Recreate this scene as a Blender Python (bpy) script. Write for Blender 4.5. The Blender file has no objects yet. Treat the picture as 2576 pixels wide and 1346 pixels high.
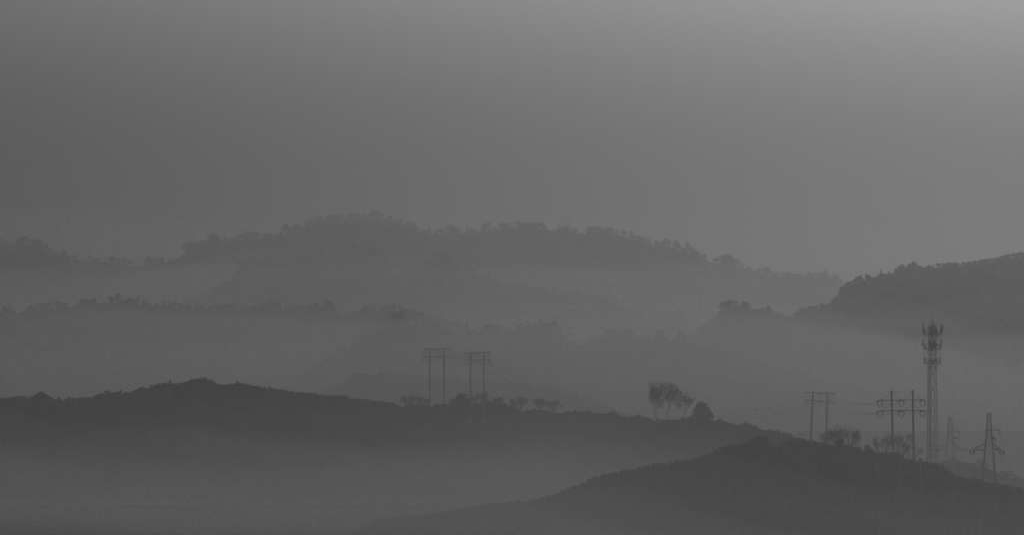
import bpy, math, random
import numpy as np
from mathutils import Vector, noise

random.seed(7)
rng = np.random.default_rng(7)
SC = bpy.context.scene
COL = SC.collection

# ------------------------------------------------------------------ camera frame
LENS = 150.0
W = 2576.0
F = W * LENS / 36.0          # focal length in survey units
CZ = 120.0                   # camera height above the valley floor
HY = 850.0                   # horizon row


def P(px, py, D):
    return ((px - 1288.0) / F * D, D, CZ + (HY - py) / F * D)


# ------------------------------------------------------------------ materials (all grey: monochrome photograph)
def mat(name, v, rough=0.9, var=0.0, scale=1.0, metal=0.0):
    m = bpy.data.materials.new(name)
    m.use_nodes = True
    nt = m.node_tree
    b = nt.nodes['Principled BSDF']
    b.inputs['Roughness'].default_value = rough
    b.inputs['Metallic'].default_value = metal
    b.inputs['Base Color'].default_value = (v, v, v, 1)
    if var > 0:
        tc = nt.nodes.new('ShaderNodeTexCoord')
        n = nt.nodes.new('ShaderNodeTexNoise')
        n.inputs['Scale'].default_value = scale
        n.inputs['Detail'].default_value = 4
        r = nt.nodes.new('ShaderNodeMapRange')
        r.inputs['From Min'].default_value = 0.3
        r.inputs['From Max'].default_value = 0.7
        r.inputs['To Min'].default_value = v * (1 - var)
        r.inputs['To Max'].default_value = v * (1 + var)
        nt.links.new(tc.outputs['Object'], n.inputs['Vector'])
        nt.links.new(n.outputs['Fac'], r.inputs['Value'])
        nt.links.new(r.outputs['Result'], b.inputs['Base Color'])
    return m


M_SOIL = mat('hill_soil_grass', 0.09, var=0.6, scale=0.12)
M_GROUND = mat('valley_ground', 0.06, var=0.4, scale=0.02)
M_LEAF = mat('foliage', 0.045, var=0.45, scale=0.5)
M_LEAF2 = mat('foliage_dark', 0.04, var=0.4, scale=0.8)
M_DRY = mat('dry_grass', 0.28, var=0.5, scale=0.3)
M_PALE = mat('dry_pale_stalks', 0.5, var=0.3, scale=0.8)
M_BARK = mat('bark', 0.05, var=0.3, scale=2.0)
M_CONC = mat('concrete_pole', 0.38, rough=0.8, var=0.15, scale=1.0)
M_STEEL = mat('galvanised_steel', 0.32, rough=0.6, var=0.15, scale=2.0)
M_INS = mat('insulator', 0.06, rough=0.4, var=0.2, scale=5.0)
M_CABLE = mat('cable', 0.28, rough=0.6, var=0.2, scale=0.5)
M_PANEL = mat('antenna_shell', 0.22, rough=0.4, var=0.1, scale=2.0)
M_PANEL_LIT = mat('antenna_shell_painted_lit', 0.85, rough=0.35, var=0.05, scale=2.0)  # same shell, with sunlight on the right-hand panels put into the base colour
M_RADIO = mat('radio_unit', 0.14, rough=0.5, var=0.2, scale=3.0)
M_ROCK = mat('pale_rock', 0.6, rough=0.9, var=0.3, scale=0.8)


# ------------------------------------------------------------------ mesh collecting
class MB:
    def __init__(s):
        s.v = []
        s.f = []

    def bar(s, p, q, r, r2=None, n=4):
        r2 = r if r2 is None else r2
        p = Vector(p); q = Vector(q)
        d = (q - p)
        if d.length < 1e-6:
            return s
        d.normalize()
        a = d.orthogonal().normalized()
        b = d.cross(a)
        i0 = len(s.v)
        for c, rr in ((p, r), (q, r2)):
            for k in range(n):
                t = 2 * math.pi * (k + 0.5) / n
                s.v.append(tuple(c + a * (rr * math.cos(t)) + b * (rr * math.sin(t))))
        for k in range(n):
            k2 = (k + 1) % n
            s.f.append((i0 + k, i0 + k2, i0 + n + k2, i0 + n + k))
        s.f.append(tuple(i0 + k for k in range(n))[::-1])
        s.f.append(tuple(i0 + n + k for k in range(n)))
        return s

    def path(s, pts, r, n=4):
        pts = [Vector(p) for p in pts]
        i0 = len(s.v)
        m = len(pts)
        for i, p in enumerate(pts):
            d = (pts[min(i + 1, m - 1)] - pts[max(i - 1, 0)]).normalized()
            a = d.cross(Vector((0, 0, 1)))
            a = a.normalized() if a.length > 1e-4 else Vector((1, 0, 0))
            b = d.cross(a)
            for k in range(n):
                t = 2 * math.pi * (k + 0.5) / n
                s.v.append(tuple(p + a * (r * math.cos(t)) + b * (r * math.sin(t))))
        for i in range(m - 1):
            for k in range(n):
                k2 = (k + 1) % n
                s.f.append((i0 + i * n + k, i0 + i * n + k2, i0 + (i + 1) * n + k2, i0 + (i + 1) * n + k))
        s.f.append(tuple(i0 + k for k in range(n))[::-1])
        s.f.append(tuple(i0 + (m - 1) * n + k for k in range(n)))
        return s

    def box(s, c, h, rz=0.0, tilt=0.0):
        i0 = len(s.v)
        cz, sz = math.cos(rz), math.sin(rz)
        ct, st = math.cos(tilt), math.sin(tilt)
        for dz in (-1, 1):
            for dx, dy in ((-1, -1), (1, -1), (1, 1), (-1, 1)):
                x, y, z = dx * h[0], dy * h[1], dz * h[2]
                y, z = y * ct - z * st, y * st + z * ct
                s.v.append((c[0] + x * cz - y * sz, c[1] + x * sz + y * cz, c[2] + z))
        for f in ((0, 3, 2, 1), (4, 5, 6, 7), (0, 1, 5, 4), (1, 2, 6, 5), (2, 3, 7, 6), (3, 0, 4, 7)):
            s.f.append(tuple(i0 + k for k in f))
        return s

    def build(s, name, m, parent=None, org=None):
        me = bpy.data.meshes.new(name)
        if org is not None:
            s.v = [(a - org[0], b - org[1], c - org[2]) for a, b, c in s.v]
        me.from_pydata(s.v, [], s.f)
        me.materials.append(m)
        o = bpy.data.objects.new(name, me)
        COL.objects.link(o)
        if parent is not None:
            o.parent = parent
        elif org is not None:
            o.location = org
        return o


def np_mesh(name, V, Q, m, smooth=False):
    """V (n,3), Q (k,3 or 4) faces -> mesh datablock"""
    me = bpy.data.meshes.new(name)
    k = Q.shape[1]
    me.vertices.add(len(V)); me.vertices.foreach_set('co', np.ascontiguousarray(V, dtype=np.float32).ravel())
    me.loops.add(Q.size); me.loops.foreach_set('vertex_index', np.ascontiguousarray(Q, dtype=np.int32).ravel())
    me.polygons.add(len(Q)); me.polygons.foreach_set('loop_start', np.arange(0, Q.size, k, dtype=np.int32))
    me.materials.append(m)
    me.update(calc_edges=True)
    if smooth:
        me.shade_smooth()
    return me


def link(name, me, loc=(0, 0, 0), parent=None):
    o = bpy.data.objects.new(name, me)
    COL.objects.link(o)
    o.location = loc
    if parent is not None:
        o.parent = parent
    return o


def tag(o, label=None, cat=None, group=None, kind=None):
    if label: o['label'] = label
    if cat: o['category'] = cat
    if group: o['group'] = group
    if kind: o['kind'] = kind
    return o


def empty(name, loc, label, cat, group=None):
    o = bpy.data.objects.new(name, None)
    COL.objects.link(o)
    o.location = loc
    return tag(o, label, cat, group)


# ------------------------------------------------------------------ skylines (survey units: column, row)
def scl(pts, sx, ox, sy=None, oy=0.0):
    return [(x * sx + ox, y * (sy or sx) + oy) for x, y in pts]


A6 = lambda p: scl(p, .3239, 0, None, 493)
A7 = lambda p: scl(p, .3239, 758.5, None, 493)
A8 = lambda p: scl(p, .4111, 1517, None, 493)
A5 = lambda p: scl(p, .3533, 0, None, 872)
A3 = lambda p: scl(p, .265, 834, None, 819)
A4 = lambda p: scl(p, .2061, 1517, None, 872)
A2 = lambda p: scl(p, .2677, 1896, None, 986)

S4 = [(-600, 640), (-200, 590)] + A6([(0, 310), (30, 305), (60, 350), (100, 315), (140, 325), (180, 305), (220, 345), (240, 320), (275, 318), (300, 325), (340, 350), (380, 390), (410, 410), (440, 415), (460, 450), (495, 410), (525, 455), (590, 435), (620, 470), (665, 480), (690, 420), (715, 480), (780, 455), (880, 462), (940, 485), (985, 460), (1040, 500), (1080, 540), (1120, 515), (1145, 465), (1200, 470), (1255, 447), (1300, 475), (1400, 475), (1415, 440), (1420, 400), (1450, 345), (1500, 297), (1525, 345), (1570, 335), (1600, 310), (1640, 285), (1690, 265), (1720, 290), (1780, 320), (1850, 300), (1880, 270), (1920, 265), (1960, 275), (2010, 265), (2060, 280), (2100, 275), (2160, 300), (2215, 208), (2255, 245), (2300, 205), (2330, 240), (2400, 215)]) + \
    A7([(60, 205), (300, 200), (600, 205), (800, 215), (880, 225), (900, 240), (950, 265), (995, 212), (1030, 260), (1090, 235), (1110, 265), (1165, 215), (1200, 240), (1215, 235), (1240, 275), (1285, 225), (1330, 235), (1360, 250), (1410, 215), (1460, 195), (1500, 235), (1560, 190), (1650, 182), (1760, 195), (1830, 182), (1890, 195), (1925, 275), (1970, 205), (2000, 200), (2040, 225), (2070, 185), (2110, 230), (2150, 265), (2210, 280), (2240, 225), (2320, 215), (2400, 235), (2460, 255)]) + \
    A8([(0, 180), (60, 195), (180, 210), (230, 240), (300, 260), (360, 275), (385, 250), (410, 280), (440, 255), (480, 310), (515, 278), (560, 325), (620, 350), (650, 410), (690, 370), (760, 347), (830, 380), (870, 415), (910, 425), (925, 460), (960, 425), (1000, 425), (1030, 465), (1100, 465), (1180, 452), (1215, 480), (1270, 455), (1330, 470), (1365, 437), (1410, 470), (1440, 490), (1480, 525), (1560, 560)]) + [(2400, 740), (3200, 780)]
SD = [(300, 700), (500, 680), (640, 640), (720, 585), (758, 556)] + A7([(60, 170), (160, 135), (300, 130), (500, 125), (560, 105), (620, 125), (700, 140), (800, 175), (880, 200), (950, 250), (1050, 300), (1200, 380), (1400, 480)]) + [(1400, 720)]
S5 = [(100, 840), (300, 800), (450, 760), (545, 718)] + A6([(1800, 640), (1830, 560), (1870, 490), (1950, 470), (2000, 490), (2050, 430), (2110, 410), (2130, 470)]) + \
    A7([(50, 440), (160, 400), (370, 420), (400, 330), (440, 410), (580, 385), (660, 430), (850, 540), (920, 530), (960, 490), (1040, 450), (1070, 415), (1090, 405), (1130, 470), (1250, 540), (1285, 540), (1305, 505), (1340, 580), (1450, 610), (1570, 650), (1700, 670), (1840, 680), (1900, 720), (2070, 740), (2340, 765), (2500, 830)]) + [(1750, 820), (1950, 860), (2200, 900)]
S6 = [(-600, 760), (-200, 760)] + A6([(0, 850), (50, 845), (70, 820), (90, 900), (120, 920), (200, 890), (240, 825), (290, 840), (400, 810), (600, 830), (625, 780), (690, 810), (740, 778), (770, 830), (850, 810), (870, 755), (910, 745), (940, 790), (1050, 790), (1075, 765), (1110, 775), (1145, 830), (1190, 850), (1210, 825), (1240, 840), (1310, 800), (1400, 830), (1600, 850), (1700, 845), (1830, 830), (1900, 860), (2150, 800), (2200, 860)]) + \
    A7([(0, 850), (130, 820), (190, 780), (240, 830), (270, 900), (380, 920), (500, 850), (590, 860), (640, 835), (720, 835), (760, 850), (800, 870), (900, 880), (1000, 930), (1300, 990)]) + [(1400, 860), (1700, 900)]
S7 = [(-600, 990), (0, 985), (500, 980), (700, 950), (850, 880), (920, 830)] + A7([(700, 930), (750, 900), (790, 950), (870, 970), (950, 960), (1080, 1000), (1180, 1050), (1240, 1040), (1285, 975), (1310, 1020), (1390, 1080), (1420, 1020), (1460, 975), (1510, 975), (1560, 1020), (1590, 1035), (1640, 1000), (1670, 965), (1720, 1010), (1770, 965), (1820, 990), (1860, 960), (1900, 990), (1960, 970), (2020, 1060), (2100, 1130), (2200, 1130), (2260, 1080), (2320, 1020), (2350, 1010), (2400, 1030), (2430, 1020)]) + \
    A8([(30, 810), (60, 815), (110, 830), (150, 800), (170, 840), (270, 855), (330, 835), (350, 820), (370, 850), (410, 890), (430, 850), (480, 830), (520, 880), (600, 920), (750, 950), (900, 1000)]) + [(2050, 935), (2200, 980), (2600, 1010), (3200, 1040)]
S8 = [(300, 1030), (500, 1010), (700, 985), (800, 965), (860, 945), (890, 920), (930, 925), (960, 918), (1040, 925), (1120, 930), (1200, 935), (1300, 945), (1420, 960), (1500, 990), (1600, 1030), (1800, 1060)]
S3 = [(1300, 1000), (1500, 950), (1700, 870), (1790, 800)] + A8([(710, 720), (730, 650), (760, 635), (820, 635), (880, 650), (900, 690), (970, 690), (1010, 665), (1050, 690), (1080, 705), (1120, 735), (1180, 710), (1215, 685), (1270, 672), (1300, 670), (1350, 655), (1400, 640), (1450, 570), (1490, 530), (1560, 490), (1610, 470), (1650, 500), (1680, 490), (1700, 445), (1725, 490), (1750, 465), (1770, 490), (1785, 450), (1800, 420), (1830, 403), (1860, 412), (1880, 410), (1905, 390), (1940, 420), (1960, 428), (2030, 405), (2120, 400), (2220, 395), (2300, 385), (2400, 370), (2500, 340), (2576, 335)]) + [(2700, 620), (3200, 600)]
S2 = [(-600, 1000), (-200, 1010)] + A5([(0, 385), (60, 365), (130, 355), (190, 370), (225, 365), (240, 345), (270, 325), (300, 322), (350, 340), (385, 375), (420, 360), (445, 380), (490, 358), (560, 360), (620, 357), (680, 345), (700, 335), (770, 312), (790, 330), (860, 310), (920, 322), (970, 305), (1010, 285), (1060, 290), (1100, 262), (1150, 258), (1210, 242), (1240, 260), (1320, 250), (1350, 235), (1460, 222), (1520, 232), (1545, 265), (1620, 262), (1690, 250), (1750, 262), (1850, 280), (1950, 290), (2050, 305), (2200, 322), (2330, 345)]) + \
    A3([(100, 670), (150, 680), (200, 720), (330, 705), (480, 710), (600, 730), (650, 765), (700, 760), (740, 725), (850, 735), (900, 750), (960, 765), (1000, 740), (1120, 740), (1170, 705), (1220, 690), (1250, 645), (1290, 680), (1310, 730), (1420, 740), (1480, 710), (1550, 720), (1620, 725), (1700, 745), (1740, 775), (1790, 805), (1850, 795), (1930, 790), (2040, 795), (2100, 820), (2180, 825), (2220, 810), (2310, 800), (2380, 820), (2430, 805), (2500, 820)]) + \
    A4([(0, 805), (110, 800), (200, 830), (300, 840), (325, 860), (360, 835), (430, 825), (500, 850), (560, 860), (600, 900), (650, 910), (680, 880), (760, 885), (850, 885), (920, 880), (960, 860), (1060, 860), (1280, 900), (1350, 895), (1430, 880), (1500, 905), (1560, 920), (1640, 950), (1740, 925), (1800, 945), (1880, 965), (1960, 1010), (2050, 1010), (2150, 1025), (2280, 1045), (2340, 1100), (2430, 1115), (2500, 1140), (2576, 1170)]) + [(2100, 1140), (2250, 1170), (2500, 1200), (3200, 1260)]
S1 = [(-600, 1700), (300, 1560), (700, 1420), (890, 1346), (920, 1318), (945, 1300), (1020, 1294), (1100, 1288), (1180, 1272), (1260, 1262), (1330, 1258), (1400, 1238), (1440, 1220), (1500, 1195), (1560, 1183), (1640, 1166), (1720, 1155)] + \
    A4([(1310, 1298), (1380, 1240), (1500, 1200), (1560, 1190), (1700, 1180), (1800, 1130), (1850, 1095), (1960, 1090), (2010, 1140)]) + \
    A2([(80, 440), (150, 480), (210, 530), (250, 490), (370, 440), (430, 432), (540, 455), (560, 450), (650, 470), (740, 490), (800, 500), (880, 500), (1000, 520), (1060, 540), (1080, 505), (1110, 540), (1160, 570), (1240, 560), (1300, 575), (1390, 580), (1420, 610), (1500, 640), (1560, 620), (1600, 645), (1700, 665), (1800, 700), (1870, 770), (1990, 810), (2080, 800), (2150, 830), (2300, 850), (2539, 900)]) + [(2700, 1240), (3200, 1300)]
S1B = [(1900, 1260), (2200, 1200), (2300, 1180)] + A2([(1700, 665), (1760, 665), (1800, 650), (1870, 620), (1920, 650), (1970, 655), (2050, 670), (2090, 680), (2130, 630), (2170, 660), (2230, 740), (2300, 750), (2400, 740), (2450, 770), (2539, 820)]) + [(2700, 1240), (3200, 1290)]

HILLS = []


S8 = [(x, y + 16) for x, y in S8]


class Hill:
    """A ridge with its own distance, crest height and slopes."""

    def __init__(s, key, sky, depth, lower, slope, r, win, noise_amp=1.0, back=None, width=None):
        s.key, s.sky, s.slope, s.r = key, sky, slope, r
        s.back = back or slope
        s.width = width
        s.depth = depth if callable(depth) else (lambda px, d=depth: d)
        X = np.array([p[0] for p in sky]); Y = np.array([p[1] for p in sky])
        s.px = np.arange(-520, 3100, 6.0)
        y = np.interp(s.px, X, Y)
        k = int(win / 6) | 1
        yp = np.pad(y, k // 2, mode='edge')
        ys = np.convolve(yp, np.hanning(k + 2)[1:-1] / np.hanning(k + 2)[1:-1].sum(), mode='valid')
        s.skyY = y
        s.terY = np.maximum(ys + lower, y + lower * 0.3)
        s.terY = np.convolve(np.pad(s.terY, 3, mode='edge'), np.ones(7) / 7, mode='valid')
        s.D = np.array([s.depth(p) for p in s.px])
        s.x = (s.px - 1288) / F * s.D
        s.z = CZ + (HY - s.terY) / F * s.D
        s.na = noise_amp
        HILLS.append(s)

    def crest(s, x):
        return np.interp(x, s.x, s.D), np.interp(x, s.x, s.z)

    def h(s, x, y):
        D, z = s.crest(x)
        t = y - D
        sl = s.slope if t < 0 else s.back
        drop = sl * (math.sqrt(t * t + s.r * s.r) - s.r)
        n = noise.fractal(Vector((x * .02, y * .02, 3.1)), 0.8, 2.1, 4) * s.na * min(abs(t) / 25.0, 3.0)
        return z - drop + n

    def row(s, px, py):
        """tree top needed above terrain at crest, metres"""
        D = s.depth(px)
        x = (px - 1288) / F * D
        return x, D, CZ + (HY - py) / F * D


def zg(x, y):
    return max([2.0] + [h.h(x, y) for h in HILLS])


def crestD(px):
    return 1008 - 45 * math.exp(-((px - 1680) / 270.0) ** 2)


H4 = Hill('far', S4, 2600, 16, .34, 12, 110, 1.0)
HD = Hill('dome', SD, 2950, 12, .34, 15, 120, 1.0)
H5 = Hill('mid', S5, 2100, 14, .34, 12, 90, 1.0)
H6 = Hill('low', S6, 1720, 16, .36, 10, 110, 1.0)
H3 = Hill('right', S3, 1650, 13, .38, 10, 70, 1.0)
H7 = Hill('valley', S7, 1400, 16, .4, 8, 100, 0.8)
H8 = Hill('knoll', S8, 1200, 9, .4, 6, 80, 0.6)
H2 = Hill('near_left', S2, crestD, 9, .42, 8, 60, 0.5)
H1B = Hill('right_back', S1B, 880, 12, .42, 6, 60, 0.5)
H1 = Hill('near_right', S1, 700, 9, .40, 8, 50, 0.4)


def build_hill(hl, name, label):
    cols = np.arange(-510, 3090, 12.0 if hl.D[0] > 1300 else 9.0)
    maxd = 115 / min(hl.slope, hl.back) + 60
    t = np.concatenate([-np.geomspace(maxd, 1.5, 34), [0], np.geomspace(1.5, maxd, 26)])
    V = []
    for tt in t:
        for px in cols:
            D0 = hl.depth(px)
            x = (px - 1288) / F * D0
            y = D0 + tt
            V.append((x, y, max(hl.h(x, y), -0.5)))
    n, m = len(cols), len(t)
    Q = [(j * n + i, j * n + i + 1, (j + 1) * n + i + 1, (j + 1) * n + i) for j in range(m - 1) for i in range(n - 1)]
    me = np_mesh(name, np.array(V), np.array(Q), M_SOIL, smooth=True)
    o = link(name, me)
    tag(o, kind='structure')
    return o


for hl in HILLS:
    build_hill(hl, 'hill', '')

g = MB()
g.v = [(-7000, -1500, 0), (7000, -1500, 0), (7000, 10000, 0), (-7000, 10000, 0)]
g.f = [(0, 1, 2, 3)]
tag(g.build('ground', M_GROUND), kind='structure')
# the slope the photographer stands on
g = MB()
V = []
xs = np.linspace(-260, 260, 40); ys = np.linspace(-160, 170, 34)
for y in ys:
    for x in xs:
        z = CZ - 1.8 - max(0, y + 2) * .62 - max(0, -y - 40) * .5 - abs(x) * .12 + noise.fractal(Vector((x * .03, y * .03, 9)), .8, 2.1, 4) * min(4, abs(y) * .05 + abs(x) * .03)
        V.append((x, y, max(-0.5, z)))
Q = [(j * 40 + i, j * 40 + i + 1, (j + 1) * 40 + i + 1, (j + 1) * 40 + i) for j in range(33) for i in range(39)]
tag(link('hill', np_mesh('hill', np.array(V), np.array(Q), M_SOIL, True)), kind='structure')


# ------------------------------------------------------------------ foliage templates (unit height 1, base at 0)
def leaf_quads(C, N, s):
    """C centres (n,3), N normals, s size (n,) -> vertices, quads of small leaf clumps"""
    n = len(C)
    N = N + rng.normal(0, .5, (n, 3))
    N /= np.linalg.norm(N, axis=1, keepdims=True) + 1e-9
    r = rng.normal(0, 1, (n, 3))
    A = np.cross(N, r); A /= np.linalg.norm(A, axis=1, keepdims=True) + 1e-9
    B = np.cross(N, A)
    s = s[:, None]
    k = rng.uniform(.6, 1.3, (n, 4, 1))
    V = np.stack([C + (-A) * s * k[:, 0], C + (-B) * s * k[:, 1] * .8, C + A * s * k[:, 2], C + B * s * k[:, 3] * .8], axis=1)
    Q = np.arange(n * 4).reshape(n, 4)
    return V.reshape(-1, 3), Q


def t_round(n=150, wid=.5, lobes=7, size=.075, low=.12, up=1.0):
    cs = []
    for i in range(lobes):
        a = rng.uniform(0, 6.283); rr = rng.uniform(0, wid * .6)
        z = rng.uniform(low + .15, .82)
        rr *= (1.15 - abs(z - .45))
        cs.append((rr * math.cos(a), rr * math.sin(a), z, rng.uniform(.16, .26)))
    cs.append((0, 0, .8, .2)); cs.append((0, 0, .5, .3))
    C, N = [], []
    for i in range(n):
        c = cs[rng.integers(len(cs))]
        d = rng.normal(0, 1, 3); d /= np.linalg.norm(d)
        rad = c[3] * rng.uniform(.55, 1.08)
        p = np.array([c[0] + d[0] * rad * wid * 1.8, c[1] + d[1] * rad * wid * 1.8, c[2] + d[2] * rad])
        C.append(p); N.append(d)
    C = np.array(C); C[:, 2] = np.clip(C[:, 2], .02, up + .02)
    return leaf_quads(C, np.array(N), rng.uniform(.6, 1.3, n) * size)


def t_cone(n=170, wid=.26, size=.06, low=.04):
    u = rng.uniform(0, 1, n) ** .75
    z = low + (1 - low) * u * .98
    tier = .8 + .28 * ((z * 9) % 1.0 < .5)
    rad = wid * (1 - z) ** .85 * tier * rng.uniform(.45, 1.1, n) + .01
    a = rng.uniform(0, 6.283, n)
    C = np.stack([rad * np.cos(a), rad * np.sin(a), z], 1)
    N = np.stack([np.cos(a), np.sin(a), np.full(n, .5)], 1)
    V, Q = leaf_quads(C, N, rng.uniform(.6, 1.2, n) * size * (1.25 - z))
    return V, Q


def with_trunk(V, Q, h=.35, r=.02):
    tv = []
    for z, rr in ((-.08, r), (h, r * .6)):
        for k in range(4):
            tv.append((rr * math.cos(k * 1.5708), rr * math.sin(k * 1.5708), z))
    b = len(V)
    tq = [(b + k, b + (k + 1) % 4, b + 4 + (k + 1) % 4, b + 4 + k) for k in range(4)]
    return np.vstack([V, np.array(tv)]), np.vstack([Q, np.array(tq)])


ROUND = [with_trunk(*t_round(170, w, l, .085)) for w, l in ((.42, 6), (.55, 8), (.36, 5), (.6, 9), (.48, 7))]
CONE = [with_trunk(*t_cone(170, w), h=.8) for w in (.22, .28, .33, .25)]
SHRUB = [t_round(130, .75, 6, .11, -.1) for _ in range(5)]
LOWR = [t_round(46, w, 5, .15) for w in (.45, .6, .5)]
LOWC = [t_cone(40, w, .1) for w in (.24, .3)]


def scatter_mesh(name, items, m, temps):
    """items: (x,y,z,height,width factor) -> one mesh of many plants"""
    VV, QQ = [], []
    b = 0
    for (x, y, z, h, w) in items:
        V, Q = temps[rng.integers(len(temps))]
        a = rng.uniform(0, 6.283)
        c, s_ = math.cos(a), math.sin(a)
        R = np.array([[c, s_, 0], [-s_, c, 0], [0, 0, 1]])
        v = V @ R * np.array([h * w, h * w, h]) + np.array([x, y, z])
        VV.append(v); QQ.append(Q + b); b += len(v)
    return np_mesh(name, np.vstack(VV), np.vstack(QQ), m)


def cover(hl, n, front, back, hmin, hmax, px0, px1, temps, name, skip=None):
    """woods and scrub growing over a slope, too many to count"""
    it = []
    for _ in range(n):
        px = rng.uniform(px0, px1)
        D0 = hl.depth(px)
        t = -front * rng.uniform(0, 1) ** 1.3 if rng.uniform() < .85 else back * rng.uniform(0, 1)
        if t > -4 and skip: t = -4 - rng.uniform(0, 6)
        x = (px - 1288) / F * D0
        y = D0 + t
        h = rng.uniform(hmin, hmax)
        z = hl.h(x, y)
        # never let the cover rise above the surveyed skyline
        lim = CZ + (HY - np.interp((x / y) * F + 1288, hl.px, hl.skyY) - 2.0) / F * y
        if z + h > lim: h = max(lim - z, h * .25)
        if z > zg(x, y) - .5 and h > .2:
            it.append((x, y, z - .1, h, rng.uniform(.9, 1.3)))
    o = link(name, scatter_mesh(name, it, M_LEAF, temps))
    return o


def woods(o, label):
    tag(o, label, 'woodland', kind='stuff')


def skyline_trees(hl, px0, px1, step, cone_p, temps, group, labeler, prefix, cat='tree', jitter=2.0, wmin=1.0, wmax=1.9, minh=1.5, d=0.0):
    """single trees standing on the crest, each an object sharing a kind's mesh"""
    px = px0
    X = np.array([p[0] for p in hl.sky]); Y = np.array([p[1] for p in hl.sky])
    peaks = [(X[i], Y[i]) for i in range(1, len(X) - 1) if px0 <= X[i] <= px1 and Y[i] <= Y[i - 1] and Y[i] <= Y[i + 1]]
    spots = []
    for (x, y) in peaks:
        spots.append((x, y, True))
    while px < px1:
        if all(abs(px - p[0]) > step * .6 for p in peaks):
            spots.append((px, np.interp(px, X, Y) + rng.uniform(0, jitter), False))
        px += step * rng.uniform(.6, 1.4)
    for (px, py, pk) in spots:
        x, D, zt = hl.row(px, py)
        D2 = D + d + rng.uniform(-3, 3)
        x = (px - 1288) / F * D2
        zt = CZ + (HY - py) / F * D2
        zb = hl.h(x, D2)
        h = zt - zb
        if h < minh: h = minh
        sharp = pk and cone_p > 0 and (rng.uniform() < .65)
        conical = sharp or rng.uniform() < cone_p
        lst = temps['cone'] if conical else temps['round']
        me = lst[rng.integers(len(lst))]
        o = bpy.data.objects.new('conifer' if conical else prefix, me)
        COL.objects.link(o)
        w = rng.uniform(wmin, wmax) * (.62 if conical else 1)
        o.location = (x, D2, zt - h)
        o.scale = (h * w, h * w, h)
        o.rotation_euler = (0, 0, rng.uniform(0, 6.28))
        tag(o, labeler(px, conical), 'conifer' if conical else cat, group[0] if conical else group[1])


TM = {'cone': [np_mesh('conifer', *t, M_LEAF2) for t in CONE],
      'round': [np_mesh('round_tree', *t, M_LEAF) for t in ROUND]}
TS = {'cone': TM['cone'], 'round': [np_mesh('shrub', *t, M_LEAF) for t in SHRUB]}


def lab(segs, kinds):
    def f(px, con):
        for lim, txt in segs:
            if px < lim:
                return ('pointed dark conifer ' if con else kinds) + txt
        return ('pointed dark conifer ' if con else kinds) + segs[-1][1]
    return f


woods(cover(H4, 3200, 300, 40, 4, 7, -450, 3000, LOWR + LOWC, 'woodland'), 'faint wooded slope of the long ridge under the dome-shaped summit')
woods(cover(HD, 900, 200, 40, 3, 6, 200, 1500, LOWR, 'woodland'), 'palest wooded dome summit at the skyline, farthest of all')
woods(cover(H5, 1800, 260, 40, 4, 7, 100, 2200, LOWR + LOWC, 'woodland'), 'faint wooded spur sloping down right below the central summit')
woods(cover(H6, 1800, 220, 40, 4, 7, -450, 1700, LOWR + LOWC, 'woodland'), 'misty wooded rise across the lower left of the far hills')
woods(cover(H3, 2200, 250, 40, 3.5, 6, 1600, 3000, LOWR + LOWC, 'woodland'), 'dark wooded hill behind the top of the telecom mast')
woods(cover(H7, 1600, 160, 30, 3.5, 6, 300, 2900, LOWR + LOWC, 'woodland'), 'misty wooded rise just above the twin-pole power structures')
woods(cover(H8, 700, 90, 20, 1.5, 3.5, 500, 1800, LOWR, 'woodland'), 'pale misty scrub knoll right behind the two left pole structures')
woods(cover(H2, 9000, 110, 15, .7, 2.0, -450, 2500, LOWR + SHRUB[:2], 'woodland', skip=True), 'dark scrub covering the near left hill below its crest')
woods(cover(H1B, 900, 60, 10, .8, 2.2, 2200, 3000, LOWR, 'woodland', skip=True), 'pale scrub slope between the two lattice pylons')
woods(cover(H1, 9500, 110, 15, .5, 1.4, 500, 2900, LOWR + SHRUB[:2], 'woodland', skip=True), 'dark scrub covering the nearest hill at the lower right')

skyline_trees(H4, -60, 2170, 15, .3, TM, ('conifers on the long far ridge', 'trees on the long far ridge'),
              lab([(150, 'on the far ridge at the left picture edge'), (450, 'in the low saddle of the far ridge left of the summit'), (700, 'on the far ridge hump left of the dome summit'), (1060, 'on the far ridge in front of the dome summit'), (1500, 'on the far ridge just right of the dome summit'), (1800, 'where the far ridge starts falling to the right'), (3000, 'on the low right end of the far ridge')], 'hazy rounded tree '), 'round_tree')
skyline_trees(HD, 740, 1060, 17, 0, TM, ('', 'trees on the dome summit'), lab([(3000, 'on the dome-shaped summit at the skyline')], 'very faint rounded tree '), 'round_tree')
skyline_trees(H5, 560, 1680, 22, .3, TM, ('conifers on the sloping spur', 'trees on the sloping spur'),
              lab([(820, 'on the upper left of the spur below the dome'), (1130, 'on the knob of the spur right of the summit'), (3000, 'on the spur running down to the right')], 'faint rounded tree '), 'round_tree')
skyline_trees(H6, -60, 1150, 20, .3, TM, ('conifers on the lower left rise', 'trees on the lower left rise'),
              lab([(60, 'on the lower rise at the left picture edge'), (390, 'in the dark clump of the lower left rise'), (700, 'on the faint middle of the lower left rise'), (3000, 'on the faint right end of the lower rise')], 'misty rounded tree '), 'round_tree')
skyline_trees(H7, 960, 2000, 17, .35, TM, ('conifers on the misty valley rise', 'trees on the misty valley rise'),
              lab([(1200, 'on the valley rise above the left pole structures'), (1440, 'in the valley tree clump right of the pole structures'), (1640, 'in the right-hand valley tree clump'), (3000, 'on the fading right end of the valley rise')], 'misty rounded tree '), 'round_tree')
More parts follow.
